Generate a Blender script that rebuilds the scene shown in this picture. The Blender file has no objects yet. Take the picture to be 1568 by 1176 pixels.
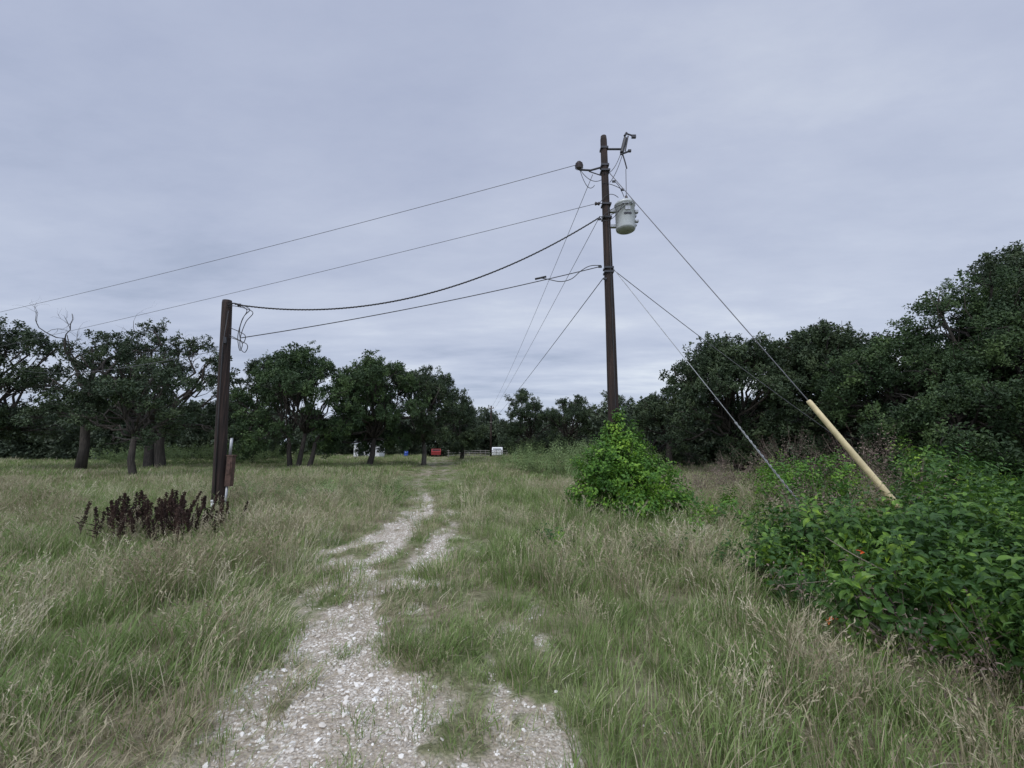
import bpy, math, random
import numpy as np
from mathutils import Vector, Matrix
random.seed(7); rng=np.random.default_rng(11)
S=bpy.context.scene
# ------------------------------------------------------------------ helpers
def vn(x,y,s=0):
    xi=np.floor(x); yi=np.floor(y); fx=x-xi; fy=y-yi
    fx=fx*fx*(3-2*fx); fy=fy*fy*(3-2*fy)
    def h(a,b):
        v=np.sin(a*127.1+b*311.7+s*74.7)*43758.5453
        return v-np.floor(v)
    return (h(xi,yi)*(1-fx)+h(xi+1,yi)*fx)*(1-fy)+(h(xi,yi+1)*(1-fx)+h(xi+1,yi+1)*fx)*fy
def fbm(x,y,s=0,o=4):
    t=0;a=.5;n=0
    for i in range(o):
        t=t+a*vn(x*2**i+i*13.7,y*2**i-i*7.3,s+i); n+=a; a*=.5
    return t/n
def sstep(a,b,x):
    t=np.clip((x-a)/(b-a),0,1); return t*t*(3-2*t)
PY=[-5,0,2.4,3.65,5.2,6.7,9.5,12.7,19,34,49,70]
PX=[.6,-.3,-.98,-1.42,-1.82,-1.9,-1.95,-2.3,-3.9,-6.0,-8.6,-12]
PW=[.9,.85,.80,.72,.85,1.05,.92,.7,1.2,1.5,1.6,1.6]
def path_mask(x,y):
    x=np.asarray(x,float); y=np.asarray(y,float)
    c=np.interp(y,PY,PX); w=np.interp(y,PY,PW)
    n=fbm(x*1.1,y*.8,3); n2=fbm(x*4.0,y*2.6,9); n3=fbm(x*1.6,y*1.3,12)
    d=np.abs(x-c)/w
    m=1-sstep(.25,1.45,d+(n-.5)*1.5)
    m=m*sstep(.38,.57,n2*.65+n3*.35+.08*(1-d))
    far=1-.6*sstep(11,17,y)
    near=1-.5*(1-sstep(2.3,3.1,y))*sstep(.4,.6,n3)
    hump=np.exp(-((x-(c+.25))/.2)**2)*sstep(4.2,6.4,y)
    m=m*(1-.9*hump)
    c2=np.interp(y,[0,2,4,7,12],[-.1,.12,.1,.35,0.]); 
    m2=(1-sstep(.2,.8,np.abs(x-c2)/.5+(n-.5)*1.2))*.62*(1-sstep(4,6,y))*sstep(.38,.55,n2)
    return np.clip(np.maximum(m*far*near,m2),0,1)
def gz(x,y):
    x=np.asarray(x,float); y=np.asarray(y,float)
    return .10*(fbm(x*.35,y*.35,21)-.5)+.03*(fbm(x*1.7,y*1.7,22)-.5)-.03*path_mask(x,y)
def gz1(x,y): return float(gz(np.array([x]),np.array([y]))[0])

def link(o,parent=None):
    S.collection.objects.link(o)
    if parent is not None: o.parent=parent
    return o
def mesh_obj(name,V,F,mat=None,parent=None,smooth=False,dolink=True):
    me=bpy.data.meshes.new(name)
    me.from_pydata([tuple(v) for v in V],[],F); me.update()
    if smooth: me.polygons.foreach_set('use_smooth',[True]*len(me.polygons))
    if mat is not None:
        if isinstance(mat,list):
            for m in mat: me.materials.append(m)
        else: me.materials.append(mat)
    o=bpy.data.objects.new(name,me)
    if dolink: link(o,parent)
    return o
def empty(name,loc=(0,0,0)):
    o=bpy.data.objects.new(name,None); o.empty_display_size=.3
    link(o); o.location=loc; return o
def tube(V,F,pts,rad,n=7,cap=True):
    pts=[Vector(p) for p in pts]; b=len(V); m=len(pts)
    if not hasattr(rad,'__len__'): rad=[rad]*m
    ref=Vector((0.31,.87,.12)).normalized()
    for i,p in enumerate(pts):
        t=(pts[min(i+1,m-1)]-pts[max(i-1,0)])
        t=t.normalized() if t.length>1e-9 else Vector((0,0,1))
        a=t.cross(ref)
        if a.length<.05: a=t.cross(Vector((1,0,0)))
        a.normalize(); c=t.cross(a)
        for k in range(n):
            q=2*math.pi*k/n
            V.append(tuple(p+(a*math.cos(q)+c*math.sin(q))*rad[i]))
    for i in range(m-1):
        for k in range(n):
            F.append((b+i*n+k,b+i*n+(k+1)%n,b+(i+1)*n+(k+1)%n,b+(i+1)*n+k))
    if cap:
        F.append(tuple(b+k for k in range(n))[::-1]); F.append(tuple(b+(m-1)*n+k for k in range(n)))
def box(V,F,c,s,rz=0):
    b=len(V); cz,sz=math.cos(rz),math.sin(rz)
    for dz in(-1,1):
        for dx,dy in((-1,-1),(1,-1),(1,1),(-1,1)):
            X=dx*s[0]/2;Y=dy*s[1]/2
            V.append((c[0]+X*cz-Y*sz,c[1]+X*sz+Y*cz,c[2]+dz*s[2]/2))
    for f in((3,2,1,0),(4,5,6,7),(0,1,5,4),(1,2,6,5),(2,3,7,6),(3,0,4,7)): F.append(tuple(b+i for i in f))
def lathe(V,F,c,prof,n=20,axis=Vector((0,0,1))):
    q=axis.normalized().to_track_quat('Z','Y'); b=len(V)
    for r,z in prof:
        for k in range(n):
            a=2*math.pi*k/n
            V.append(tuple(Vector(c)+q@Vector((r*math.cos(a),r*math.sin(a),z))))
    for i in range(len(prof)-1):
        for k in range(n):
            F.append((b+i*n+k,b+i*n+(k+1)%n,b+(i+1)*n+(k+1)%n,b+(i+1)*n+k))
    F.append(tuple(b+k for k in range(n))[::-1]); F.append(tuple(b+(len(prof)-1)*n+k for k in range(n)))

# ------------------------------------------------------------------ materials
def newmat(name):
    m=bpy.data.materials.new(name); m.use_nodes=True
    nt=m.node_tree; bs=nt.nodes['Principled BSDF']; return m,nt,bs
def ramp(nt,fac,stops):
    r=nt.nodes.new('ShaderNodeValToRGB'); e=r.color_ramp.elements
    while len(e)<len(stops): e.new(.5)
    for i,(p,c) in enumerate(stops): e[i].position=p; e[i].color=(*c,1)
    nt.links.new(fac,r.inputs[0]); return r
def noise(nt,scale,detail=4,vec=None,rough=.6):
    n=nt.nodes.new('ShaderNodeTexNoise'); n.inputs['Scale'].default_value=scale
    n.inputs['Detail'].default_value=detail; n.inputs['Roughness'].default_value=rough
    if vec is not None: nt.links.new(vec,n.inputs['Vector'])
    return n
def mixc(nt,f,a,b,mode='MIX'):
    m=nt.nodes.new('ShaderNodeMix'); m.data_type='RGBA'; m.blend_type=mode
    for s,v in((m.inputs[0],f),(m.inputs[6],a),(m.inputs[7],b)):
        if isinstance(v,(int,float)): s.default_value=v
        elif isinstance(v,tuple): s.default_value=(*v,1)
        else: nt.links.new(v,s)
    return m.outputs[2]
def math_(nt,op,a,b=None,clamp=False):
    m=nt.nodes.new('ShaderNodeMath'); m.operation=op; m.use_clamp=clamp
    for i,v in enumerate((a,b)):
        if v is None: continue
        if isinstance(v,(int,float)): m.inputs[i].default_value=v
        else: nt.links.new(v,m.inputs[i])
    return m.outputs[0]
def simple(name,col,rough=.6,metal=0,var=.25,scale=8,bump=0):
    m,nt,bs=newmat(name); tc=nt.nodes.new('ShaderNodeTexCoord')
    n=noise(nt,scale,5,tc.outputs['Object'])
    r=ramp(nt,n.outputs[0],[(.3,tuple(c*(1-var) for c in col)),(.7,tuple(min(1,c*(1+var)) for c in col))])
    nt.links.new(r.outputs[0],bs.inputs['Base Color'])
    bs.inputs['Roughness'].default_value=rough; bs.inputs['Metallic'].default_value=metal
    if bump:
        b=nt.nodes.new('ShaderNodeBump'); b.inputs['Strength'].default_value=bump
        nt.links.new(n.outputs[0],b.inputs['Height']); nt.links.new(b.outputs[0],bs.inputs['Normal'])
    return m
def foliage(name,stops,wscale=.8,wamt=.5,trans=.25,rough=.55):
    m,nt,bs=newmat(name)
    oi=nt.nodes.new('ShaderNodeObjectInfo'); g=nt.nodes.new('ShaderNodeNewGeometry')
    n=noise(nt,wscale,3,g.outputs['Position'])
    a=math_(nt,'MULTIPLY',oi.outputs['Random'],1-wamt)
    nn=math_(nt,'MULTIPLY',math_(nt,'SUBTRACT',n.outputs[0],.25),2.0,True)
    b=math_(nt,'MULTIPLY',nn,wamt)
    f=math_(nt,'ADD',a,b,True)
    n2=noise(nt,14,0,g.outputs['Position'])
    f=math_(nt,'ADD',f,math_(nt,'MULTIPLY',math_(nt,'SUBTRACT',n2.outputs[0],.5),.5),True)
    r=ramp(nt,f,stops)
    nt.links.new(r.outputs[0],bs.inputs['Base Color']); bs.inputs['Roughness'].default_value=rough
    bs.inputs['Specular IOR Level'].default_value=.3
    if trans>0:
        t=nt.nodes.new('ShaderNodeBsdfTranslucent'); nt.links.new(r.outputs[0],t.inputs[0])
        mx=nt.nodes.new('ShaderNodeMixShader'); mx.inputs[0].default_value=trans
        nt.links.new(bs.outputs[0],mx.inputs[1]); nt.links.new(t.outputs[0],mx.inputs[2])
        nt.links.new(mx.outputs[0],nt.nodes['Material Output'].inputs['Surface'])
    return m
def wood(name,c1,c2,c3):
    m,nt,bs=newmat(name); tc=nt.nodes.new('ShaderNodeTexCoord')
    mp=nt.nodes.new('ShaderNodeMapping'); mp.inputs['Scale'].default_value=(28,28,.9)
    nt.links.new(tc.outputs['Object'],mp.inputs[0])
    n=noise(nt,1,7,mp.outputs[0],.65)
    n2=noise(nt,1.2,4,tc.outputs['Object'])
    r=ramp(nt,n.outputs[0],[(.35,c1),(.52,c2),(.72,c3)])
    r2=ramp(nt,n2.outputs[0],[(.35,(.55,.55,.55)),(.7,(1.15,1.1,1.05))])
    nt.links.new(mixc(nt,1.0,r.outputs[0],r2.outputs[0],'MULTIPLY'),bs.inputs['Base Color'])
    b=nt.nodes.new('ShaderNodeBump'); b.inputs['Strength'].default_value=.8; b.inputs['Distance'].default_value=.02
    nt.links.new(n.outputs[0],b.inputs['Height']); nt.links.new(b.outputs[0],bs.inputs['Normal'])
    bs.inputs['Roughness'].default_value=.85
    return m
M_bark=wood('bark',(.018,.015,.012),(.05,.042,.034),(.11,.095,.08))
M_barkg=wood('bark_grey',(.05,.045,.038),(.11,.10,.085),(.19,.175,.155))
M_pole=wood('weathered_pole',(.008,.005,.004),(.027,.015,.011),(.08,.048,.037))
M_oak=foliage('oak_leaves',[(0,(.015,.028,.014)),(.5,(.037,.060,.026)),(1,(.084,.116,.048))],.5,.45,0)
M_oak2=foliage('elm_leaves',[(0,(.015,.032,.013)),(.5,(.041,.074,.026)),(1,(.098,.152,.043))],.45,.5,0)
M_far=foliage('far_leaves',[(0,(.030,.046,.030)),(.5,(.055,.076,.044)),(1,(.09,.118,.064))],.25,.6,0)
M_vine=foliage('vine_leaves',[(0,(.03,.08,.015)),(.45,(.075,.18,.026)),(.8,(.19,.35,.042)),(1,(.33,.50,.06))],1.6,.5,.3,.45)
M_shrub=foliage('shrub_leaves',[(0,(.024,.062,.018)),(.5,(.055,.125,.026)),(.76,(.14,.26,.038)),(1,(.34,.50,.05))],1.6,.55,.28,.45)
M_weed=foliage('weed_leaves',[(0,(.09,.135,.05)),(.5,(.16,.23,.085)),(1,(.28,.35,.15))],.6,.5,.2)
M_deadb=foliage('dead_brush',[(0,(.06,.042,.034)),(.5,(.15,.11,.09)),(1,(.29,.225,.18))],1,.4,0,.8)
M_grn=foliage('green_grass',[(0,(.10,.155,.042)),(.45,(.18,.26,.080)),(.8,(.29,.36,.14)),(1,(.41,.45,.23))],.45,.55,.28,.6)
M_tan=foliage('dry_grass',[(0,(.21,.165,.105)),(.4,(.37,.325,.21)),(.75,(.54,.485,.34)),(1,(.68,.63,.49))],.5,.4,.2,.75)
M_dock=foliage('dock_seed',[(0,(.020,.012,.010)),(.6,(.046,.026,.02)),(1,(.085,.05,.037))],1,.3,0,.8)
M_black=simple('black_rubber',(.02,.02,.022),.5)
M_wire=simple('aluminium_cable',(.11,.11,.12),.5,.3)
M_steel=simple('galvanised_steel',(.34,.35,.36),.45,.5)
M_strand=simple('bright_strand',(.34,.35,.36),.6,0)
M_guy=simple('guy_strand',(.13,.13,.14),.6,0)
M_dsteel=simple('dark_steel',(.05,.05,.055),.5,.5)
M_tank=simple('transformer_paint',(.44,.46,.46),.4,.1,.12,5)
M_yel=simple('faded_yellow_plastic',(.62,.52,.30),.55,0,.2,5)
M_cer=simple('brown_porcelain',(.04,.03,.028),.2)
M_rust=simple('rusty_box',(.085,.048,.036),.8,.1,.5,12,.3)
M_white=simple('white_paint',(.70,.71,.72),.6,0,.06)
M_roof=simple('roof_metal',(.30,.31,.32),.5,.3,.1)
M_glass=simple('dark_glass',(.03,.035,.04),.15)
M_red=simple('red_paint',(.25,.025,.025),.5,0,.1)
M_blue=simple('blue_plastic',(.03,.08,.35),.4,0,.1)
M_tyre=simple('tyre',(.02,.02,.02),.8)
M_orange=simple('orange_tape',(.85,.14,.03),.5,0,.1)
M_greyw=simple('grey_fence_wood',(.20,.19,.17),.8,0,.3)
M_twig=simple('pale_twig',(.26,.225,.17),.8,0,.3,20)

# ------------------------------------------------------------------ instancing
def proto_collection(name,objs):
    c=bpy.data.collections.new(name)
    for o in objs: c.objects.link(o)
    return c
def scatter(name,pts,rots,scl,idx,coll,parent=None):
    me=bpy.data.meshes.new(name); n=len(pts)
    me.vertices.add(n); me.vertices.foreach_set('co',np.asarray(pts,dtype=np.float32).ravel())
    a=me.attributes.new('rot','FLOAT_VECTOR','POINT'); a.data.foreach_set('vector',np.asarray(rots,dtype=np.float32).ravel())
    s=np.asarray(scl,dtype=np.float32)
    if s.ndim==1: s=np.stack([s,s,s],1)
    a=me.attributes.new('scl','FLOAT_VECTOR','POINT'); a.data.foreach_set('vector',s.ravel())
    a=me.attributes.new('idx','INT','POINT'); a.data.foreach_set('value',np.asarray(idx,dtype=np.int32))
    o=bpy.data.objects.new(name,me); link(o,parent)
    ng=bpy.data.node_groups.new(name+'_gn','GeometryNodeTree')
    ng.interface.new_socket('Geometry',in_out='INPUT',socket_type='NodeSocketGeometry')
    ng.interface.new_socket('Geometry',in_out='OUTPUT',socket_type='NodeSocketGeometry')
    N=ng.nodes; L=ng.links
    gi=N.new('NodeGroupInput'); go=N.new('NodeGroupOutput'); ip=N.new('GeometryNodeInstanceOnPoints')
    ci=N.new('GeometryNodeCollectionInfo'); ci.inputs['Collection'].default_value=coll
    ci.inputs['Separate Children'].default_value=True; ci.inputs['Reset Children'].default_value=True
    def na(nm,dt):
        x=N.new('GeometryNodeInputNamedAttribute'); x.data_type=dt; x.inputs['Name'].default_value=nm
        return [q for q in x.outputs if q.enabled and q.name=='Attribute'][0]
    L.new(gi.outputs[0],ip.inputs['Points']); L.new(ci.outputs[0],ip.inputs['Instance'])
    ip.inputs['Pick Instance'].default_value=True
    L.new(na('idx','INT'),ip.inputs['Instance Index'])
    L.new(na('rot','FLOAT_VECTOR'),ip.inputs['Rotation']); L.new(na('scl','FLOAT_VECTOR'),ip.inputs['Scale'])
    L.new(ip.outputs[0],go.inputs[0])
    md=o.modifiers.new('scatter','NODES'); md.node_group=ng
    return o
def rnd_rot(n):
    return rng.uniform(0,2*math.pi,(n,3))
def out_rot(dirs):
    R=[]
    for d in dirs:
        q=Vector(d).to_track_quat('Z','Y')@Matrix.Rotation(random.uniform(0,6.28),3,'Z').to_quaternion()
        R.append(tuple(q.to_euler()))
    return R

# protos ---------------------------------------------------------------
def leaf(V,F,base,d,up,L,W,fold=.15):
    d=d.normalized(); s=d.cross(up)
    if s.length<.05: s=d.cross(Vector((1,0,.2)))
    s.normalize(); nrm=s.cross(d); b=len(V)
    V.append(base); V.append(base+d*L*.45+s*W*.5+nrm*W*fold); V.append(base+d*L-nrm*L*.12); V.append(base+d*L*.45-s*W*.5+nrm*W*fold); 
    F.append((b,b+1,b+2)); F.append((b,b+2,b+3))
def rv():
    return Vector((random.gauss(0,1),random.gauss(0,1),random.gauss(0,1))).normalized()
def clump(name,n,R,L,W,mat):
    V=[];F=[]
    subs=[(rv()*R*random.uniform(.3,.8),R*random.uniform(.25,.5)) for _ in range(7)]
    for i in range(n):
        sc,sr=random.choice(subs); c=sc+rv()*sr*(random.random()**.5); c.z*=.7
        leaf(V,F,c,rv(),rv(),L*random.uniform(.6,1.4),W*random.uniform(.7,1.3))
    return mesh_obj(name,V,F,mat,dolink=False)
def clumps(tag,mat,n=95,R=.6,L=.17,W=.10,k=5):
    return proto_collection(tag,[clump('%s_%02d'%(tag,i),n,R,L,W,mat) for i in range(k)])
C_oak=clumps('oak_clump',M_oak,90,.6,.165,.10); C_oak2=clumps('elm_clump',M_oak2,90,.58,.17,.10)
C_near=clumps('near_elm_clump',M_oak2,150,.58,.12,.075)
C_near2=clumps('near_oak_clump',M_oak,150,.58,.12,.075)
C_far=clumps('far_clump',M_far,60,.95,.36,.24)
def sprig(name,mat,nl,H,L,W,stemmat=None):
    V=[];F=[]
    for i in range(nl):
        t=(i+1)/nl; a=i*2.4+random.uniform(-.4,.4)
        d=Vector((math.cos(a),math.sin(a),random.uniform(-.1,.6)))
        base=Vector((random.uniform(-.01,.01),random.uniform(-.01,.01),H*t))
        base+=Vector((d.x,d.y,0))*.03
        l=L*random.uniform(.7,1.2)*(1-.35*t)
        s=d.cross(Vector((0,0,1))).normalized(); dn=d.normalized(); nr=s.cross(dn); b=len(V); w=W*l/L
        V+= [base, base+dn*l*.3+s*w*.48+nr*w*.12, base+dn*l*.65+s*w*.38+nr*w*.08-nr*0, base+dn*l-Vector((0,0,l*.25)),
             base+dn*l*.65-s*w*.38+nr*w*.08, base+dn*l*.3-s*w*.48+nr*w*.12, base+dn*l*.5-Vector((0,0,w*.04))]
        F+=[(b,b+1,b+6),(b+1,b+2,b+6),(b+2,b+3,b+6),(b+3,b+4,b+6),(b+4,b+5,b+6),(b+5,b,b+6)]
    tube(V,F,[(0,0,-.08),(0,0,H)],[.003,.0015],3,False)
    return mesh_obj(name,V,F,mat,dolink=False)
C_vine=proto_collection('vine_sprigs',[sprig('vs_%02d'%i,M_vine,8,.22,.11,.07) for i in range(5)])
C_shrub=proto_collection('shrub_sprigs',[sprig('ss_%02d'%i,M_shrub,9,.28,.13,.062) for i in range(6)])
C_weed=proto_collection('weed_sprigs',[sprig('ws_%02d'%i,M_weed,12,.5,.12,.04) for i in range(4)])
C_dead=proto_collection('dead_sprigs',[sprig('ds_%02d'%i,M_deadb,7,.4,.07,.025) for i in range(4)])

def blade_tuft(name,n,R,h0,h1,w,mat,lean=.35,heads=0.0,mat2=None,f2=0):
    V=[];F=[];MI=[]
    for i in range(n):
        a=random.uniform(0,6.28); r=R*random.random()**.6; x=r*math.cos(a); y=r*math.sin(a)
        h=random.uniform(h0,h1); la=a+random.gauss(0,.9); l=abs(random.gauss(lean,lean*.5))*h
        sd=Vector((-math.sin(la+.5),math.cos(la+.5),0)); ld=Vector((math.cos(la),math.sin(la),0))
        b=len(V); f0=len(F); P=Vector((x,y,-.02))
        ww=w*random.uniform(.6,1.3)
        for t,k in((0,1),(.4,.85),(.75,.55)):
            c=P+Vector((0,0,h*(t-.18*t*t)))+ld*l*t*t
            V.append(c-sd*ww*k*.5); V.append(c+sd*ww*k*.5)
        tip=P+Vector((0,0,h*.82))+ld*l; V.append(tip)
        F+=[(b,b+1,b+3,b+2),(b+2,b+3,b+5,b+4),(b+4,b+5,b+6)]
        if random.random()<heads:
            dd=(tip-V[b+4]).normalized()
            for q in range(6):
                c=tip-dd*.11*q/6*random.uniform(.8,1.1)
                leaf(V,F,c,dd*.8+rv()*.5,rv(),.032,.008)
        MI+=[1 if random.random()<f2 else 0]*(len(F)-f0)
    o=mesh_obj(name,V,F,[mat,mat2 or mat],dolink=False)
    o.data.polygons.foreach_set('material_index',MI)
    return o
protos=[]; GN=M_grn; TN=M_tan
for i in range(3): protos.append(blade_tuft('g%02d'%i,56,.18,.12,.34,.0070,GN,.45,0,TN,.17))
for i in range(3,6): protos.append(blade_tuft('g%02d'%i,44,.18,.20,.50,.0048,TN,.32,.45,GN,.34))
for i in range(6,8): protos.append(blade_tuft('g%02d'%i,64,.2,.04,.17,.006,TN,.9,0,GN,.3))
for i in range(8,10): protos.append(blade_tuft('g%02d'%i,60,.19,.05,.15,.0070,GN,.6,0,TN,.22))
for i in range(10,12): protos.append(blade_tuft('g%02d'%i,60,.55,.16,.38,.024,GN,.35,0,TN,.2))
for i in range(12,14): protos.append(blade_tuft('g%02d'%i,60,.55,.20,.46,.018,TN,.25,.3,GN,.35))
C_grass=proto_collection('grass_tufts',protos)

# ------------------------------------------------------------------ ground
def axis(n,k,A,s0,s1,c): 
    s=np.linspace(s0,s1,n); return c+A*np.sinh(k*s)/math.sinh(k)
xs=axis(430,7.2,600,-1,1,-.5); ys=axis(400,7.2,600,-.62,1,3.)
GX,GY=np.meshgrid(xs,ys); nx,ny=len(xs),len(ys)
PM=path_mask(GX.ravel(),GY.ravel()); GZ=gz(GX.ravel(),GY.ravel())
V=np.stack([GX.ravel(),GY.ravel(),GZ],1)
ii=np.arange((nx-1)*(ny-1)); r=ii//(nx-1); c=ii%(nx-1); b=r*nx+c
Fq=np.stack([b,b+1,b+nx+1,b+nx],1)
me=bpy.data.meshes.new('ground'); me.vertices.add(len(V)); me.vertices.foreach_set('co',V.astype(np.float32).ravel())
me.loops.add(Fq.size); me.loops.foreach_set('vertex_index',Fq.ravel().astype(np.int32))
me.polygons.add(len(Fq)); me.polygons.foreach_set('loop_start',(np.arange(len(Fq))*4).astype(np.int32))
me.update(calc_edges=True); me.validate()
me.polygons.foreach_set('use_smooth',[True]*len(me.polygons))
a=me.attributes.new('path','FLOAT','POINT'); a.data.foreach_set('value',PM.astype(np.float32))
m,nt,bs=newmat('meadow_and_gravel')
g=nt.nodes.new('ShaderNodeNewGeometry'); pos=g.outputs['Position']
at=nt.nodes.new('ShaderNodeAttribute'); at.attribute_name='path'
n1=noise(nt,.5,6,pos); n2=noise(nt,9,6,pos,.7); n3=noise(nt,45,3,pos,.7)
soil=ramp(nt,n2.outputs[0],[(.3,(.12,.10,.065)),(.5,(.22,.19,.125)),(.7,(.36,.31,.22))])
green=ramp(nt,n2.outputs[0],[(.3,(.08,.10,.04)),(.55,(.155,.18,.08)),(.75,(.26,.265,.145))])
base=mixc(nt,ramp(nt,n1.outputs[0],[(.40,(0,0,0)),(.58,(1,1,1))]).outputs[0],soil.outputs[0],green.outputs[0])
vo=nt.nodes.new('ShaderNodeTexVoronoi'); vo.inputs['Scale'].default_value=48; nt.links.new(pos,vo.inputs['Vector'])
vo2=nt.nodes.new('ShaderNodeTexVoronoi'); vo2.inputs['Scale'].default_value=120; nt.links.new(pos,vo2.inputs['Vector'])
peb=mixc(nt,.5,vo.outputs['Color'],vo2.outputs['Color'])
bw=nt.nodes.new('ShaderNodeRGBToBW'); nt.links.new(peb,bw.inputs[0])
gr=ramp(nt,bw.outputs[0],[(.2,(.34,.30,.25)),(.5,(.58,.53,.455)),(.8,(.80,.765,.69))])
gap=ramp(nt,vo.outputs['Distance'],[(.35,(1,1,1)),(.8,(.55,.5,.44))])
grc=mixc(nt,1.0,gr.outputs[0],gap.outputs[0],'MULTIPLY')
dirt=ramp(nt,n3.outputs[0],[(.3,(.25,.205,.155)),(.7,(.49,.43,.345))])
n4=noise(nt,2.6,5,pos,.65)
dm=math_(nt,'ADD',math_(nt,'MULTIPLY',n2.outputs[0],.5),math_(nt,'MULTIPLY',n4.outputs[0],.5))
grc=mixc(nt,ramp(nt,dm,[(.44,(0,0,0)),(.56,(1,1,1))]).outputs[0],grc,dirt.outputs[0])
pf=math_(nt,'ADD',at.outputs['Fac'],math_(nt,'MULTIPLY',math_(nt,'SUBTRACT',n2.outputs[0],.5),1.1))
fac=ramp(nt,pf,[(.22,(0,0,0)),(.6,(1,1,1))])
nt.links.new(mixc(nt,fac.outputs[0],base,grc),bs.inputs['Base Color']); bs.inputs['Roughness'].default_value=.95
bs.inputs['Specular IOR Level'].default_value=.15
bp=nt.nodes.new('ShaderNodeBump'); bp.inputs['Strength'].default_value=.7; bp.inputs['Distance'].default_value=.018
hh=math_(nt,'ADD',math_(nt,'MULTIPLY',vo.outputs['Distance'],-1.),n3.outputs[0]); nt.links.new(hh,bp.inputs['Height'])
nt.links.new(bp.outputs[0],bs.inputs['Normal'])
me.materials.append(m); link(bpy.data.objects.new('ground',me))

# gravel stones
M_stone=foliage('limestone',[(0,(.34,.30,.25)),(.4,(.60,.55,.48)),(1,(.82,.80,.75))],3,.2,0,.9)
st=[]
import bmesh
for i in range(6):
    bm=bmesh.new(); bmesh.ops.create_icosphere(bm,subdivisions=1,radius=1)
    for v in bm.verts: v.co*=random.uniform(.55,1.2); v.co.z*=.55; v.co.x*=1.25
    me=bpy.data.meshes.new('stone_%02d'%i); bm.to_mesh(me); bm.free(); me.materials.append(M_stone)
    st.append(bpy.data.objects.new('stone_%02d'%i,me))
C_stone=proto_collection('stones',st)
n=80000; yy=1.0+rng.random(n)**1.7*14; xx=np.interp(yy,PY,PX)+rng.uniform(-1.6,2.2,n)
pm=path_mask(xx,yy); k=rng.random(n)<sstep(.3,.9,pm)*.6+.006
xx=xx[k];yy=yy[k]; sc=np.clip(rng.lognormal(-5.05,.5,len(xx)),.003,.024)*(1+.04*yy)
R=np.stack([rng.normal(0,.3,len(xx)),rng.normal(0,.3,len(xx)),rng.uniform(0,6.28,len(xx))],1)
scatter('gravel_stones',np.stack([xx,yy,gz(xx,yy)+sc*.1],1),R,sc,rng.integers(0,6,len(xx)),C_stone)

# ------------------------------------------------------------------ grass
P=[];I=[];SC=[]
for y0,y1,den,sc0 in((.7,4,50,.9),(4,9,31,1.05),(9,18,14,1.2),(18,35,4.0,1.0),(35,70,1.6,1.4)):
    W=1.35*y1+3; N=int(den*2*W*(y1-y0)); x=rng.uniform(-W,W,N); y=rng.uniform(y0,y1,N)
    k=np.abs(x)<1.35*y+3; x=x[k];y=y[k]
    pm=path_mask(x,y); keep=rng.random(len(x))>pm*1.0-.08
    x=x[keep];y=y[keep];pm=pm[keep]; N=len(x)
    n1=fbm(x*.45,y*.35,31); n2=fbm(x*1.5,y*1.2,37)
    tan=.31+2.3*(n1-.5)+1.7*(n2-.5)
    c=np.interp(y,PY,PX); dx=x-c
    tan+=.20*np.exp(-((dx-2.6)/1.0)**2)*(y<16)
    tan+=.13*((x<-5)&(y>7)&(y<24))
    tan-=.40*np.exp(-((x-2.3)/1.1)**2)*(y<4.8)
    tan-=.30*((dx<-1.6)&(y<4.8)); tan+=.30*np.exp(-((dx+1.15)/.5)**2)*(y<12); tan+=.2*np.exp(-((dx-1.1)/.4)**2)*(y<12)
    tan-=.18*(y>26); tan-=.18*((np.abs(dx)<3.5)&(y>11))
    tan=np.clip(tan,.06,.92)
    t=rng.random(N)<tan
    short=(rng.random(N)<np.clip(pm*3+.22+.95*np.exp(-(dx/1.35)**2)+.22*(dx<-3)*(y<7),0,.93))
    if y0<18:
        idx=np.where(t,np.where(short,rng.integers(6,8,N),rng.integers(3,6,N)),np.where(short,rng.integers(8,10,N),rng.integers(0,3,N)))
    else: idx=np.where(t,rng.integers(12,14,N),rng.integers(10,12,N))
    s=sc0*(.5+1.0*fbm(x*.7,y*.7,41))*rng.uniform(.7,1.3,N)
    s*=1-.35*np.exp(-((x-4.0)**2+(y-3.4)**2)/2.5)
    s*=np.where(pm>.25,.7,1.)
    if y0>=18: s*=np.where(np.abs(dx)<2.2,.35,1.)
    if y0>=35: s*=.8
    P.append(np.stack([x,y,gz(x,y)],1)); I.append(idx); SC.append(s)
P=np.concatenate(P);I=np.concatenate(I);SC=np.concatenate(SC)
R=np.stack([rng.normal(0,.08,len(P)),rng.normal(0,.08,len(P)),rng.uniform(0,6.28,len(P))],1)
scatter('meadow_grass',P,R,SC,I,C_grass)

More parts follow.
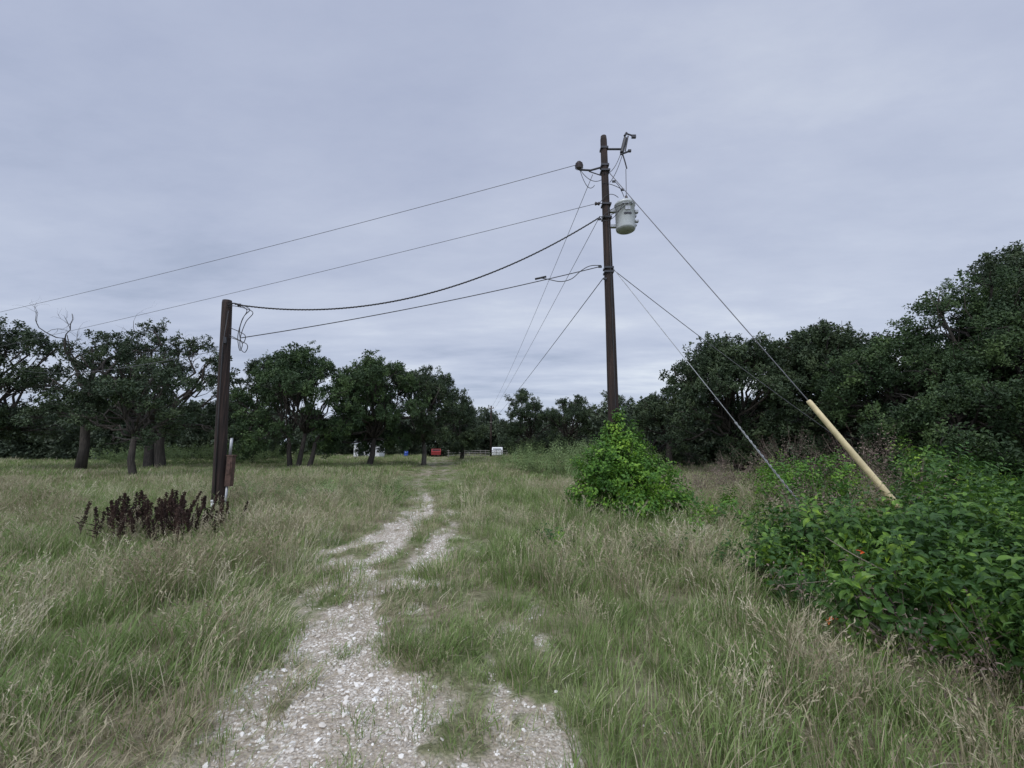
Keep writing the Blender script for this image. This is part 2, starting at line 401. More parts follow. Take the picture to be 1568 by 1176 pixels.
# ------------------------------------------------------------------ trees
def limb(V,F,a,b,r0,r1,n=6,seg=5,jit=.12,sag=0.):
    a=Vector(a);b=Vector(b);L=(b-a).length; pts=[];rr=[]
    for i in range(seg+1):
        t=i/seg; p=a.lerp(b,t)
        if 0<i<seg: p+=rv()*L*jit*.5
        p.z+=math.sin(t*math.pi)*L*sag
        pts.append(p); rr.append(r0+(r1-r0)*t)
    tube(V,F,pts,rr,n); return pts
def crown_pts(lobes,per,out=.12):
    A=[]
    for (c,lr) in lobes:
        n=int(per*lr*lr)
        for i in range(n):
            d=rv(); rr=lr*(random.random()**.4)*(1+ (random.random()<out)*random.uniform(0,.45))
            A.append((c[0]+d.x*rr,c[1]+d.y*rr,c[2]+d.z*rr*.72))
    return A
def tree(name,x,y,h,r,cb,nl,coll,seed,per=15,tr=.24,lr=(.65,1.45),trunks=1,mat=M_bark,lean=(0,0),k=5,flat=.5):
    random.seed(seed); e=empty(name,(x,y,0)); V=[];F=[]; z0=gz1(x,y)-.1
    fork=[]
    for q in range(trunks):
        bx=(q-(trunks-1)/2)*.75
        f=Vector((bx*1.3+lean[0]*.3+random.uniform(-.25,.25),random.uniform(-.3,.3),max(cb,1.6)+random.uniform(.3,1.0)))
        p0=Vector((bx,random.uniform(-.2,.2),z0)); 
        pts=[p0,p0+Vector((0,0,.3)),p0.lerp(f,.5)+rv()*.12,f]
        tube(V,F,pts,[tr*1.35,tr*1.02,tr*.88,tr*.7],10); fork.append(f)
    lobes=[]; off=rv()*r*.12
    for i in range(nl):
        a=i*2.39996+random.uniform(-.5,.5); u=math.sqrt((i+.5)/nl)*random.uniform(.7,1.12)
        l=random.uniform(*lr)*(1.15-.3*u); R=max(.2,(r-l*.6))*u
        top=h-l*.75; top=cb+(top-cb)*(1-flat*u**2.0)+random.uniform(-.7,.3)
        z=top if random.random()<.5 else random.uniform(cb+l*.2,max(cb+l*.2+.01,top))
        cc=(R*math.cos(a)+lean[0]+off.x,R*math.sin(a)+lean[1]+off.y,max(z,l*.5)); lobes.append((cc,l))
        f=min(fork,key=lambda q:(q-Vector(cc)).length)
        pts=limb(V,F,f,cc,tr*.36,.04,6,5,.2,.04)
        for j in range(5):
            d=rv(); limb(V,F,pts[random.randint(2,5)],Vector(cc)+Vector((d.x,d.y,d.z*.7))*l*1.1,.03,.008,4,3,.2)
    mesh_obj('trunk_and_limbs',V,F,mat,e,True)
    A=crown_pts(lobes,per,.2); n=len(A)
    scatter('crown_foliage',A,rnd_rot(n),rng.uniform(.45,1.1,n),rng.integers(0,k,n),coll,e)
    return e
tree('oak_tree',-24.3,29,10.4,6.2,2.4,42,C_oak,1,tr=.32,trunks=2,per=13)
tree('oak_tree',-18.9,21.2,5.9,2.6,1.7,15,C_oak,102,tr=.17,lr=(.5,1.0),per=16)
tree('oak_tree',-34.0,27,10.0,4.8,2.2,30,C_oak,3,tr=.3,per=13)
tree('oak_tree',-22.0,36,9.9,3.8,1.8,20,C_oak,4,per=13)
tree('oak_tree',-15.0,30,8.9,4.6,1.3,46,C_oak2,5,tr=.18,trunks=3,per=18)
tree('oak_tree',-11.2,33.5,9.1,4.2,1.3,42,C_oak2,6,per=18)
tree('oak_tree',-7.8,37.5,8.9,4.3,1.7,40,C_oak,8,tr=.22,mat=M_barkg,per=16)
tree('oak_tree',-5.6,47,7.0,3.0,1.2,20,C_oak,9,per=18)
tree('oak_tree',2.1,52,8.9,4.2,1.2,26,C_oak,10,per=18)
tree('oak_tree',6.6,49,7.8,4.2,1.2,24,C_oak,12,per=18)
tree('oak_tree',11.0,47,8.2,3.4,2.6,15,C_oak,13,per=11)
tree('elm_tree',12.9,24,8.2,4.1,.6,46,C_oak,14,per=16,flat=.42)
tree('elm_tree',16.8,22,8.4,4.0,.8,42,C_oak,15,per=16)
tree('elm_tree',16.6,17.5,6.9,3.6,.5,40,C_near,16,per=17)
tree('elm_tree',18.9,15.6,8.8,3.8,.8,44,C_near,17,per=16)
tree('elm_tree',22.8,16.5,11.0,4.6,1.2,46,C_near2,18,per=15)
tree('elm_tree',14.8,13.8,4.4,2.6,.3,26,C_near,19,per=20,lr=(.5,1.0),tr=.14)
tree('elm_tree',19.0,11.6,5.8,3.4,.3,32,C_near,20,per=18,lr=(.6,1.2))
tree('elm_tree',11.1,30,6.2,3.2,.4,20,C_oak,23,per=15)

random.seed(40); L=[]
for i in range(170):
    a=-80+160*i/169+random.uniform(-.5,.5)
    yy=74+random.uniform(-4,8)-.16*abs(a); l=random.uniform(1.7,3.0)
    hh=5.4+3.2*float(vn(np.array([a*.16]),np.array([3.]),5)[0])
    for zz in(1.5,hh*.55,hh-l*.6+random.uniform(-.6,.5)):
        L.append(((a+random.uniform(-.6,.6),yy+random.uniform(-1,1),zz),l))
for i in range(50):
    a=9+28*i/49; yy=40-.55*(a-9)+random.uniform(-2,2); l=random.uniform(1.2,2.0)
    for zz in(.9,2.4,3.6+random.uniform(-.6,.8)): L.append(((a,yy,zz),l))
for i in range(46):
    a=-62+34*i/45; yy=48+random.uniform(-3,3); l=random.uniform(1.4,2.2)
    for zz in(1.,2.8,4.4+random.uniform(-1.2,.9)): L.append(((a,yy,zz),l))
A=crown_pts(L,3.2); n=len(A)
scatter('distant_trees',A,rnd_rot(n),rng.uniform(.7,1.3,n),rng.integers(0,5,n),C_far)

random.seed(77); V=[];F=[]
def grow(p,d,L,r,lv):
    pts=[p];rr=[r]; q=p.copy(); dd=d.copy()
    for i in range(5):
        dd=(dd+rv()*.5+Vector((0,0,.05))).normalized(); q=q+dd*L/5; pts.append(q.copy()); rr.append(r*(1-.13*(i+1)))
    tube(V,F,pts,rr,6 if lv<2 else 4)
    if lv<4:
        for j in range(3):
            k=random.randint(2,5); nd=(dd+rv()*1.0).normalized(); grow(pts[k],nd,L*random.uniform(.45,.72),rr[k]*.68,lv+1)
e=empty('dead_oak_tree',(-27.4,27.0,0))
tube(V,F,[(0,0,-.1),(.1,0,1.5),(-.2,.1,3.4),(0,0,5.2)],[.32,.25,.23,.2],10)
for d in((-.8,0,.75),(.4,.2,.9),(-.2,-.3,1),(.9,0,.55),(-1,.2,.4),(.1,.1,1)): grow(Vector((0,0,5.0)),Vector(d).normalized(),3.9,.15,1)
mesh_obj('trunk_and_limbs',V,F,M_bark,e,True)
A=crown_pts([((-1.5,0,5.2),1.3),((1.6,0,5.8),1.2),((-3.2,0,6.2),1.1),((.4,0,4.2),1.4),((2.4,.5,7.2),.8),((-2.2,.3,3.9),1.1)],14,.3); n=len(A)
scatter('crown_foliage',A,rnd_rot(n),rng.uniform(.4,.8,n),rng.integers(0,5,n),C_oak,e)

# ------------------------------------------------------------------ shrubs
def bush(name,blobs,coll,per,seed,k,sc=(.7,1.2),stem=M_bark,up=.5,shell=.5,out=.16):
    random.seed(seed); x0,y0=blobs[0][0],blobs[0][1]; e=empty(name,(x0,y0,0))
    V=[];F=[];A=[];D=[]
    for (x,y,z,rx,rz) in blobs:
        for j in range(max(3,int(7*rx))):
            d=rv(); limb(V,F,(x-x0+d.x*.3*rx,y-y0+d.y*.3*rx,-.05),(x-x0+d.x*rx*1.05,y-y0+d.y*rx*1.05,z+abs(d.z)*rz*1.05),.014,.003,4,4,.18)
        for j in range(int(10*rx)):
            d=rv(); d.z=abs(d.z)*.8+.1; L0=random.uniform(1.0,1.45)
            for q in range(3):
                t=L0-.16*q; p=(x-x0+d.x*rx*t,y-y0+d.y*rx*t,z+d.z*rz*t)
                if p[2]>.03: A.append(p); D.append((d.x,d.y,d.z+.6))
        for i in range(int(per*rx*rz)):
            d=rv(); t=random.random()**shell*(1.0 if random.random()>out else random.uniform(1.05,1.35))
            p=(x-x0+d.x*rx*t,y-y0+d.y*rx*t,z+d.z*rz*t)
            if p[2]<.03: continue
            A.append(p); D.append((d.x+random.gauss(0,.4),d.y+random.gauss(0,.4),d.z+up+random.gauss(0,.4)))
    mesh_obj('stems',V,F,stem,e,True); n=len(A)
    s=np.array([random.uniform(*sc) for _ in A])
    scatter('leaves',A,out_rot(D),s,rng.integers(0,k,n),coll,e)
    return e
bush('vine_covered_bush',[(2.7,10.4,.65,.65,.65),(2.4,10.5,1.35,.42,.5),(2.66,10.7,1.95,.26,.5),(2.95,10.5,1.6,.34,.38),(3.35,10.0,.85,.5,.42),(1.9,10.3,1.05,.33,.38),(1.8,10.2,.45,.4,.35),(3.65,9.8,.3,.5,.35),(2.8,9.5,.25,.5,.35),(3.1,10.3,1.15,.36,.36),(2.3,10.2,.85,.4,.4)],C_vine,820,51,5,(.55,1.25),out=.24)
bush('leafy_shrub',[(4.7,4.6,.5,.85,.58),(5.7,4.3,.55,1.0,.66),(3.9,5.4,.45,.7,.5),(5.2,5.9,.33,.9,.40),(6.6,5.6,.5,1.1,.55),(3.9,4.1,.38,.6,.46),(5.0,3.2,.5,.8,.66),(3.25,5.2,.28,.45,.3),(7.4,4.2,.55,1.1,.68),(3.8,3.2,.4,.5,.46),(3.6,2.65,.38,.45,.40),(4.6,2.6,.5,.7,.55),(3.1,4.6,.2,.35,.22),(3.2,3.7,.25,.4,.3),(3.3,2.15,.3,.4,.34),(4.1,1.9,.4,.6,.45)],C_shrub,740,52,6,(.55,1.15))
bush('mid_shrub',[(7.2,11.2,.6,.8,.65),(8.0,10.9,.65,.75,.6),(6.6,10.4,.4,.5,.4)],C_vine,450,53,5)
bush('mid_shrub',[(9.8,9.8,.75,.8,.75),(9.3,9.5,.4,.7,.6),(9.6,7.8,.3,.8,.45),(11.3,8.4,.4,1.1,.55),(12.8,9.3,.45,1.2,.6),(8.2,7.0,.2,.9,.4)],C_shrub,380,54,6,(.8,1.4))
bush('low_vines',[(4.2,8.3,.15,.7,.25),(4.6,9.3,.25,.8,.35),(3.4,8.0,.12,.5,.2),(5.6,7.6,.18,.8,.3)],C_vine,260,55,5,(.6,1.0))
bush('low_vines',[(.7,6.9,.12,.35,.22),(2.2,6.6,.1,.4,.2),(3.0,5.6,.12,.5,.25)],C_shrub,240,56,6,(.4,.8))
bush('dead_brush',[(9.0,13.6,.8,1.3,.9),(11.2,13.4,.8,1.5,1.0),(7.6,14.5,.5,1.0,.6),(6.2,8.8,.35,1.0,.4),(5.2,7.0,.25,.8,.35),(8.3,8.9,.5,.7,.5),(6.0,13.5,.35,1.2,.45)],C_dead,260,57,4,(.7,1.4),M_twig)
bush('dead_brush',[(3.1,3.5,.10,.45,.28),(3.0,2.7,.1,.4,.26),(2.9,4.4,.08,.4,.2)],C_dead,300,67,4,(.5,1.0),M_twig)
bush('tall_weeds',[(2.0,24,.55,1.6,.8),(4.4,23,.65,1.7,.9),(6.6,23.5,.5,1.5,.7),(.6,27,.5,1.5,.7),(5.5,27,.6,2,.9),(3.2,20,.35,1.6,.5)],C_weed,190,58,4,(.9,1.6))
bush('tall_weeds',[(-5.6,13.0,.25,1.0,.35),(-4.2,14.0,.25,.9,.3),(-6.8,12.2,.2,.8,.3),(-3.6,12,.15,.6,.25),(-8.8,13,.2,1,.3)],C_weed,150,59,4,(.5,.8))
bush('brush_row',[(-34+i*1.7,36+random.uniform(-1,1),.5,1.3,.7) for i in range(10)],C_weed,90,60,4,(1.2,2))
bush('brush_row',[(13+i*1.1,13.5-.2*i+random.uniform(-.6,.6),.5,1.2,.8) for i in range(7)],C_shrub,150,61,6,(1.0,1.6))
V=[];F=[]
def smooth_pts(pts,n=6):
    P=[Vector(p) for p in pts]; o=[]
    for i in range(len(P)-1):
        a=P[max(i-1,0)];b=P[i];c=P[i+1];d=P[min(i+2,len(P)-1)]
        for k in range(n):
            t=k/n; o.append(.5*((2*b)+(c-a)*t+(2*a-5*b+4*c-d)*t*t+(3*b-a-3*c+d)*t**3))
    o.append(P[-1]); return o
for pts in([(4.1,4.6,.1),(3.8,4.3,.55),(3.4,4.0,.52),(3.0,4.1,.42),(2.65,4.35,.30)],[(3.4,4.0,.52),(3.15,4.05,.66),(2.95,4.1,.80)],[(3.0,4.1,.42),(2.85,4.05,.35),(2.7,3.95,.36)]):
    q=smooth_pts(pts,5); tube(V,F,q,[.008*(1-.7*i/len(q)) for i in range(len(q))],5)
mesh_obj('bare_branch',V,F,M_twig,None,True)

# curly dock
random.seed(90); dk=[]
for i in range(4):
    V=[];F=[]; H=random.uniform(.62,.8); tube(V,F,[(0,0,0),(.02,0,H*.5),(.03,.02,H)],[.006,.005,.002],4)
    for j in range(240):
        t=random.random(); z=H*(.38+.62*t); rr=.04*(1-t*.75)*random.random()**.5*1.2
        a=random.uniform(0,6.28); leaf(V,F,Vector((.03*t+rr*math.cos(a),.02*t+rr*math.sin(a),z)),rv()+Vector((0,0,.6)),rv(),.03,.022)
    for j in range(5): 
        a=random.uniform(0,6.28); leaf(V,F,Vector((0,0,.1*j)),Vector((math.cos(a),math.sin(a),.7)),Vector((0,0,1)),.2,.035)
    dk.append(mesh_obj('dock_%02d'%i,V,F,M_dock,dolink=False))
C_dock=proto_collection('dock_stalks',dk)
n=105; x=np.clip(rng.normal(-6.3,.6,n),-7.4,-5.2); y=7.9+rng.normal(0,.4,n)+(x+6.5)*-.15
R=np.stack([rng.normal(0,.13,n),rng.normal(0,.13,n),rng.uniform(0,6.28,n)],1)
scatter('curly_dock_plants',np.stack([x,y,gz(x,y)],1),R,rng.uniform(.6,1.15,n),rng.integers(0,4,n),C_dock)

# ------------------------------------------------------------------ left service pole
e=empty('service_pole',(-7.37,10.82,0))
V=[];F=[]; n=24
prof=[(0,.15),(.6,.145),(2,.138),(3.6,.13),(5.0,.124),(5.45,.12),(5.53,.11)]
tube(V,F,[(-.31*z/5.5,0,z-.1 if z==0 else z) for z,_ in prof],[q for _,q in prof],n)
mesh_obj('pole_shaft',V,F,M_pole,e,True)
V=[];F=[]; box(V,F,(.20,.02,1.02),(.14,.14,.75)); box(V,F,(.20,.02,1.41),(.17,.17,.03)); box(V,F,(.20,-.06,1.1),(.09,.02,.3)); mesh_obj('meter_box',V,F,M_rust,e)
V=[];F=[]; tube(V,F,[(.17,0,1.42),(.17,0,1.85)],.035,10); tube(V,F,[(.17,0,-.05),(.17,0,.66)],.03,10); mesh_obj('conduit',V,F,M_steel,e,True)
V=[];F=[]; tube(V,F,[(-.02,-.19,0),(-.02,-.19,.28)],.035,8);tube(V,F,[(-.02,-.19,.28),(-.02,-.19,.33)],.045,8); mesh_obj('ground_cap',V,F,M_white,e,True)
V=[];F=[]
for k,(a,b_,dx) in enumerate(((5.38,4.75,.42),(5.36,4.55,.34),(5.30,4.5,.52))):
    tube(V,F,smooth_pts([(-.22,-.1,a),(0,-.14,a+.03),(dx*.9,-.1,a-.12),(dx*.6,-.1,(a+b_)/2),(dx*.4,-.1,b_),(.08+dx*.3,-.1,b_-.3),(dx*.7,-.1,b_-.42),(dx*.75,-.1,b_-.2),(-.1,-.1,b_)]),.010,5)
tube(V,F,[(-.16,-.13,5.2),(-.2,-.155,4.2),(-.12,-.16,2.5),(0,-.16,.3)],.012,5)
mesh_obj('service_drop_leads',V,F,M_black,e,True)
V=[];F=[]; box(V,F,(-.17,-.13,4.4),(.06,.04,.16)); box(V,F,(0,-.02,5.42),(.16,.03,.03)); lathe(V,F,(.03,0,5.40),[(.02,-.05),(.045,-.03),(.03,0),(.045,.03),(.02,.05)],12,Vector((1,0,0)))
mesh_obj('pole_hardware',V,F,M_dsteel,e)

# ------------------------------------------------------------------ main utility pole
PX0,PY0=2.62,10.8
e=empty('utility_pole',(PX0,PY0,0))
V=[];F=[]; tube(V,F,[(0,0,-.2),(0,0,2),(.01,0,5),(0,0,8),(0,0,10.3),(0,0,10.42)],[.155,.145,.128,.108,.092,.08],24)
mesh_obj('pole_shaft',V,F,M_pole,e,True)
V=[];F=[]; lathe(V,F,(.5,-.08,7.48),[(.20,0),(.255,.03),(.265,.06),(.262,.72),(.285,.73),(.285,.77),(.25,.82),(.12,.87),(.02,.88)],28)
mesh_obj('transformer_tank',V,F,M_tank,e,True)
V=[];F=[]
box(V,F,(.17,-.02,8.1),(.16,.10,.07)); box(V,F,(.17,-.02,7.65),(.16,.10,.07)); box(V,F,(.5,-.36,8.0),(.14,.03,.1))
for a in(-.4,.3): box(V,F,(.5+.3*math.cos(a),-.08+.3*math.sin(a),7.98),(.09,.09,.07)); box(V,F,(.5+.3*math.cos(a),-.08+.3*math.sin(a),7.7),(.09,.09,.05))
for k in range(3): lathe(V,F,(.38+.12*k,-.35,8.13),[(.02,-.03),(.03,0),(.02,.05)],10,Vector((0,-1,0)))
mesh_obj('transformer_brackets',V,F,M_steel,e)
V=[];F=[]; box(V,F,(.5,-.347,7.86),(.2,.008,.06)); mesh_obj('transformer_label',V,F,M_dsteel,e)
V=[];F=[]; lathe(V,F,(.56,-.06,8.33),[(.05,0),(.065,.03),(.035,.05),(.06,.08),(.03,.1),(.055,.13),(.028,.15),(.04,.18),(.012,.24)],14)
lathe(V,F,(-.72,0,9.38),[(.03,0),(.05,.02),(.115,.06),(.06,.085),(.12,.12),(.06,.145),(.105,.18),(.05,.2),(.06,.235),(.03,.25)],18)
lathe(V,F,(-.26,-.1,8.28),[(.03,-.07),(.055,-.05),(.03,0),(.055,.05),(.03,.07)],12,Vector((1,0,0)))
mesh_obj('insulators',V,F,M_cer,e,True)
V=[];F=[]
tube(V,F,[(-.1,0,9.45),(-.4,0,9.36),(-.72,0,9.38)],.028,8); tube(V,F,[(-.1,0,9.2),(-.45,0,9.33)],.016,6)
tube(V,F,[(.09,0,10.02),(.55,0,10.02)],.03,8); box(V,F,(0,0,9.48),(.22,.22,.06)); box(V,F,(0,0,10.02),(.21,.21,.06))
tube(V,F,[(.5,-.02,9.9),(.62,-.02,10.35)],.055,10); 
tube(V,F,[(.60,-.02,10.42),(.66,-.02,10.52)],.035,8); tube(V,F,[(.64,-.02,10.5),(.86,-.02,10.42)],.024,6); box(V,F,(.86,-.02,10.40),(.12,.06,.09))
tube(V,F,[(.46,-.02,9.84),(.66,-.02,9.92)],.03,6); tube(V,F,[(.60,-.02,9.95),(.70,-.02,10.42)],.02,6)
tube(V,F,[(.52,-.02,9.85),(.58,-.02,9.6),(.62,-.02,9.4)],.02,5); box(V,F,(.72,-.02,9.95),(.09,.06,.06))
for z in(8.28,7.88,6.42,6.3,9.3): box(V,F,(0,-.02,z),(.25,.24,.05))
tube(V,F,[(-.1,-.1,8.28),(-.3,-.12,8.28)],.012,5)
for xx,zz in((-.22,7.82),(-.24,6.44),(-.12,6.1),(.22,8.95),(.45,8.7)): box(V,F,(xx,-.1,zz),(.09,.04,.05))
mesh_obj('pole_hardware',V,F,M_dsteel,e)
V=[];F=[]
def hang(a,b,sag,n=10):
    a=Vector(a);b=Vector(b); return [a.lerp(b,i/n)+Vector((0,0,-4*sag*(i/n)*(1-i/n))) for i in range(n+1)]
for a,b,s in(((-.72,0,9.42),(-.12,-.1,9.0),.18),((-.1,-.12,9.2),(.5,0,9.95),.25),((.6,0,9.4),(.56,-.06,8.55),.06),((.52,-.02,9.85),(.1,-.13,8.9),.1),
             ((-.22,-.1,7.85),(.38,-.4,8.13),.25),((-.22,-.1,7.9),(.5,-.4,8.13),.12),((-.22,-.1,7.8),(.62,-.4,8.13),-.12),((.3,-.2,8.4),(-.2,-.1,8.28),-.18),
             ((-.72,0,9.45),(-.3,0,8.9),.3),((.22,-.1,8.95),(.5,-.06,8.5),-.1),((-.12,-.1,8.9),(.45,-.1,8.7),-.05)):
    tube(V,F,hang(a,b,s),.009,5)
tube(V,F,[(.02,-.14,.2),(.03,-.135,3),(.04,-.125,6),(.03,-.115,8.2)],.012,5)
mesh_obj('jumper_leads',V,F,M_black,e,True)

# ------------------------------------------------------------------ wires
def wire(name,pts,r,mat,twist=0):
    V=[];F=[]
    if twist:
        for ph in(0,2.1,4.2):
            P2=[Vector(p)+Vector((0,math.cos(i*1.4+ph),math.sin(i*1.4+ph)))*r*1.1 for i,p in enumerate(pts)]
            tube(V,F,P2,r*.8,5)
    else: tube(V,F,pts,r,6)
    return mesh_obj(name,V,F,mat,None,True)
wire('power_line',hang((1.90,10.8,9.55),(-53,29.6,8.2),.55,40),.009,M_wire)
wire('power_line',hang((2.32,10.7,8.28),(-53,30.5,5.9),.35,40),.008,M_wire)
wire('service_drop_cable',hang((2.42,10.7,7.88),(-7.36,10.78,5.40),1.0,150),.013,M_black,1)
wire('telephone_cable',hang((2.40,10.7,6.45),(-7.15,10.72,4.47),.12,40),.012,M_black)
wire('telephone_cable',smooth_pts([(2.40,10.68,6.47),(2.1,10.65,6.44),(1.85,10.65,6.3),(1.6,10.65,6.08),(1.3,10.65,6.0),(.95,10.68,6.08),(.75,10.7,6.12)]),.011,M_black)
V=[];F=[]; tube(V,F,[(.62,10.7,6.09),(.92,10.7,6.16)],.028,8); mesh_obj('cable_splice',V,F,M_black,None,True)
wire('telephone_cable',hang((-7.6,10.82,4.2),(-40,32,8.0),.7,30),.008,M_wire)
wire('power_line',hang((2.3,10.9,9.3),(-2.9,58,6.9),.5,40),.008,M_wire)
wire('power_line',hang((2.4,10.9,7.9),(-2.85,58,6.1),.25,40),.008,M_wire)
wire('telephone_cable',hang((2.5,10.9,6.2),(-2.9,58,4.9),.2,40),.012,M_black)
e=empty('guy_wire',(7.85,8.37,0)); o=Vector((7.85,8.37,0))
T=Vector((2.66,10.75,9.35))
V=[];F=[]; tube(V,F,[T-o,Vector((6.43,9.03,2.63))-o,Vector((0,0,.0))],.011,6); mesh_obj('steel_strand',V,F,M_guy,e,True)
V=[];F=[]; a=Vector((6.43,9.03,2.63))-o; b_=Vector((7.60,8.49,.46))-o
tube(V,F,[a,a.lerp(b_,.02),a.lerp(b_,.5),a.lerp(b_,.98),b_],[.045,.055,.062,.07,.065],16); mesh_obj('yellow_guy_guard',V,F,M_yel,e,True)
e=empty('guy_wire',(6.37,9.03,0)); o=Vector((6.37,9.03,0))
V=[];F=[]; t0=Vector((2.72,10.75,6.45))-o; tube(V,F,[t0,(0,0,0)],.009,6)
d=-t0
for ph in(0,3.14):
    tube(V,F,[t0+d*(.66+.26*i/90)+Vector((math.cos(i*.55+ph),.3,math.sin(i*.55+ph)))*.016 for i in range(91)],.009,4)
mesh_obj('steel_strand',V,F,M_strand,e,True)
wire('telephone_cable',hang((2.72,10.75,6.4),(14.1,15.8,.6),.15,30),.010,M_guy)

# distant pole
e=empty('utility_pole',(-2.9,58,0)); V=[];F=[]; tube(V,F,[(0,0,-.1),(0,0,7.2)],[.15,.10],12); mesh_obj('pole_shaft',V,F,M_pole,e,True)
V=[];F=[]; box(V,F,(0,-.15,6.8),(.7,.1,.1)); box(V,F,(0,-.15,4.9),(.4,.1,.1))
for q in(-.3,.3): lathe(V,F,(q,-.15,6.85),[(.04,0),(.08,.08),(.04,.2)],10)
mesh_obj('crossarm',V,F,M_greyw,e)

# ------------------------------------------------------------------ distant yard
e=empty('white_house',(-20.2,60,0)); e.scale=(.8,.85,.85)
V=[];F=[]; box(V,F,(0,0,1.15),(4.4,3,2.3)); mesh_obj('walls',V,F,M_white,e)
V=[(-2.5,-1.7,2.3),(2.5,-1.7,2.3),(2.5,1.7,2.3),(-2.5,1.7,2.3),(-2.5,0,3.0),(2.5,0,3.0)]
mesh_obj('roof',V,[(0,1,5,4),(2,3,4,5),(0,4,3),(1,2,5),(3,2,1,0)],M_roof,e)
V=[];F=[]; box(V,F,(-.9,-1.52,1.0),(.85,.06,1.9)); box(V,F,(.9,-1.52,1.35),(.9,.06,.9)); mesh_obj('door_and_window',V,F,M_glass,e)
def car(name,x,y,rz,mat,pick=False,s=1.):
    e=empty(name,(x,y,0)); e.rotation_euler=(0,0,rz); e.scale=(s,s,s)
    pr=[(-2.2,.35),(2.2,.35),(2.25,.7),(2.1,.9),(1.2,1.0),(.6,1.5),(-.5,1.55),(-.9,1.02),(-2.2,1.0)] if pick else [(-2.1,.35),(2.1,.35),(2.15,.7),(1.9,.88),(1.0,.98),(.4,1.42),(-1.2,1.42),(-1.9,.98),(-2.15,.9)]
    V=[(a,-.85,z) for a,z in pr]+[(a,.85,z) for a,z in pr]; n=len(pr)
    F=[tuple(range(n)),tuple(range(2*n-1,n-1,-1))]+[((i+1)%n,i,i+n,(i+1)%n+n) for i in range(n)]
    mesh_obj('body',V,F,mat,e)
    V=[];F=[]
    for q in(-1,1): box(V,F,(0.0,.86*q,1.22),(1.2,.02,.3))
    box(V,F,(.85,0,1.25),(.05,1.4,.25)); box(V,F,(-1.62 if not pick else -.75,0,1.22),(.3 if not pick else .12,1.35,.22)); mesh_obj('windows',V,F,M_glass,e)
    V=[];F=[]
    for a in(-1.35,1.35):
        for q in(-1,1): lathe(V,F,(a,.8*q,.34),[(.1,-.12),(.33,-.1),(.34,0),(.33,.1),(.1,.12)],18,Vector((0,1,0)))
    mesh_obj('wheels',V,F,M_tyre,e,True)
car('red_car',-12.0,67,1.74,M_red,s=.85); car('white_pickup_truck',-2.3,66,1.6,M_white,True,.95)
e=empty('blue_barrel',(-15.5,62,0)); V=[];F=[]; lathe(V,F,(0,0,0),[(.28,0),(.3,.03),(.29,.3),(.31,.32),(.29,.34),(.29,.6),(.31,.62),(.29,.64),(.3,.9),(.26,.92)],18); mesh_obj('barrel',V,F,M_blue,e,True)
V=[];F=[]
for i in range(12): box(V,F,(-9+i*.75-.0,60,.55),(.09,.09,1.1))
for z in(.35,.7,1.0): box(V,F,(-4.9,59.93,z),(8.6,.04,.09))
mesh_obj('wooden_fence',V,F,M_greyw)

random.seed(5)
for (x,y,z) in((2.72,3.85,.16),(3.3,4.1,.66)):
    V=[];F=[]
    for k in range(4):
        d=Vector((random.gauss(0,1),random.gauss(0,1),random.uniform(-.2,.8))).normalized(); leaf(V,F,Vector((x,y,z+gz1(x,y))),d,Vector((0,0,1)),.08,.025)
    mesh_obj('orange_flagging_tape',V,F,M_orange)

# ------------------------------------------------------------------ sky & light
w=bpy.data.worlds.new('World'); S.world=w; w.use_nodes=True; nt=w.node_tree; N=nt.nodes; L=nt.links
for q in list(N): N.remove(q)
out=N.new('ShaderNodeOutputWorld'); b1=N.new('ShaderNodeBackground'); b2=N.new('ShaderNodeBackground'); mx=N.new('ShaderNodeMixShader')
sky=N.new('ShaderNodeTexSky'); sky.sky_type='NISHITA'; sky.sun_disc=False; sky.sun_elevation=math.radians(52); sky.sun_rotation=math.radians(210); sky.dust_density=1
L.new(sky.outputs[0],b1.inputs[0]); b1.inputs[1].default_value=.08
tc=N.new('ShaderNodeTexCoord'); sp=N.new('ShaderNodeSeparateXYZ'); L.new(tc.outputs['Generated'],sp.inputs[0])
z=math_(nt,'MAXIMUM',sp.outputs[2],0.); zz=math_(nt,'ADD',z,.10)
cx=math_(nt,'DIVIDE',sp.outputs[0],zz); cy=math_(nt,'DIVIDE',sp.outputs[1],zz)
cb=N.new('ShaderNodeCombineXYZ'); L.new(cx,cb.inputs[0]); L.new(cy,cb.inputs[1])
mp=N.new('ShaderNodeMapping'); mp.inputs['Rotation'].default_value=(0,0,.5); mp.inputs['Scale'].default_value=(.5,1.0,1); mp.inputs['Location'].default_value=(3.1,1.7,0); L.new(cb.outputs[0],mp.inputs[0])
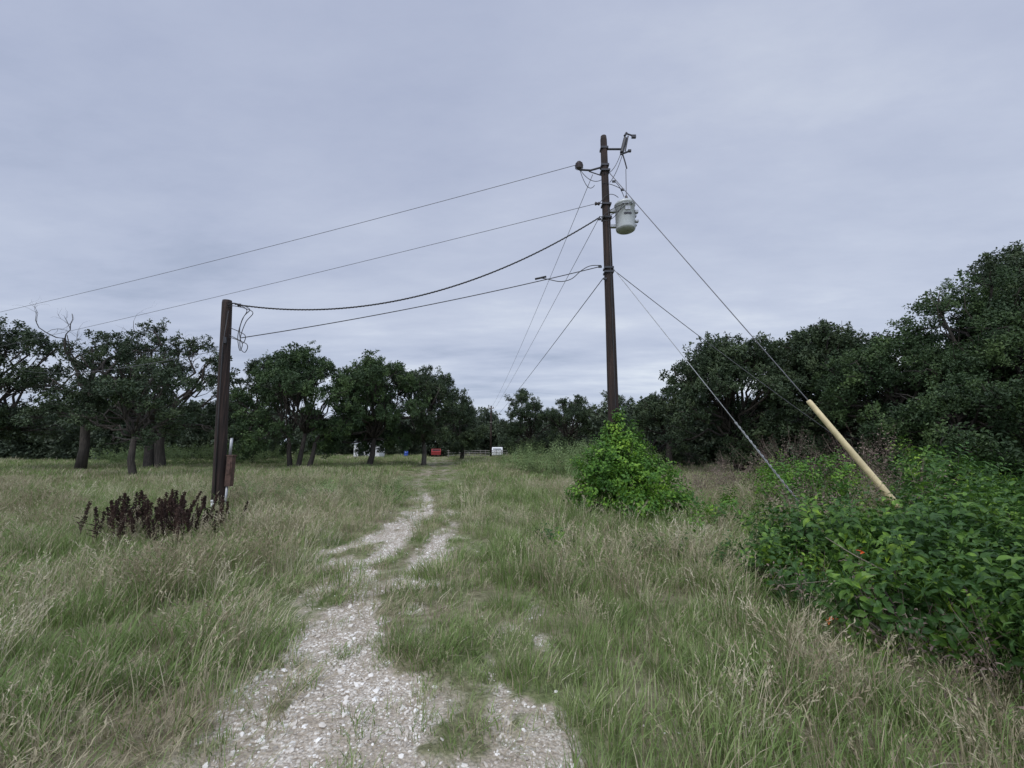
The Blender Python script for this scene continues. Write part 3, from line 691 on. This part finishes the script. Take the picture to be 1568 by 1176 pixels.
n1=noise(nt,.6,6,mp.outputs[0],.5); n1.inputs['Distortion'].default_value=.6
n2=noise(nt,1.9,7,mp.outputs[0],.62)
f=math_(nt,'ADD',math_(nt,'MULTIPLY',n1.outputs[0],.62),math_(nt,'MULTIPLY',n2.outputs[0],.38))
con=math_(nt,'ADD',.9,math_(nt,'MULTIPLY',math_(nt,'MAXIMUM',math_(nt,'SUBTRACT',.32,z),0.),2.6))
f=math_(nt,'ADD',math_(nt,'MULTIPLY',math_(nt,'SUBTRACT',f,.5),con),.51,True)
cl=ramp(nt,f,[(.30,(.30,.365,.51)),(.44,(.45,.51,.67)),(.55,(.535,.595,.745)),(.70,(.72,.78,.88))])
el=ramp(nt,z,[(0,(1.2,1.2,1.13)),(.25,(1.1,1.09,1.06)),(.6,(.95,.945,.96)),(.8,(.93,.925,.945)),(.88,(2.0,2.0,1.95)),(1,(2.7,2.7,2.6))])  # last stops brighten the unseen zenith, added to lift the scene light
back=math_(nt,'ADD',1.0,math_(nt,'MULTIPLY',math_(nt,'MAXIMUM',math_(nt,'MULTIPLY',sp.outputs[1],-1.),0.),1.1))  # extra strength for the unseen sky behind the camera, added as fill
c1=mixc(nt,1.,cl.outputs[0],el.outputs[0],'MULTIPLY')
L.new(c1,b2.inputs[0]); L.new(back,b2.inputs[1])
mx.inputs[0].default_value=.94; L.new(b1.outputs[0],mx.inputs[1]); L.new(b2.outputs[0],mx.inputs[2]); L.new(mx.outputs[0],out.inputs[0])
sd=bpy.data.lights.new('sun','SUN'); sd.energy=1.4; sd.angle=math.radians(25); sd.color=(1,.96,.9)
so=bpy.data.objects.new('sun',sd); link(so); so.rotation_euler=(math.radians(38),0,math.radians(-30))
cd=bpy.data.cameras.new('camera'); cd.sensor_width=36; cd.lens=14.69; cd.clip_end=2000; cd.clip_start=.05
co=bpy.data.objects.new('camera',cd); link(co); co.location=(0,0,1.65); co.rotation_euler=(math.radians(98.44),0,0); S.camera=co
S.view_settings.view_transform='Standard'; S.view_settings.look='None'; S.view_settings.exposure=0
print('GRASS',len(P))
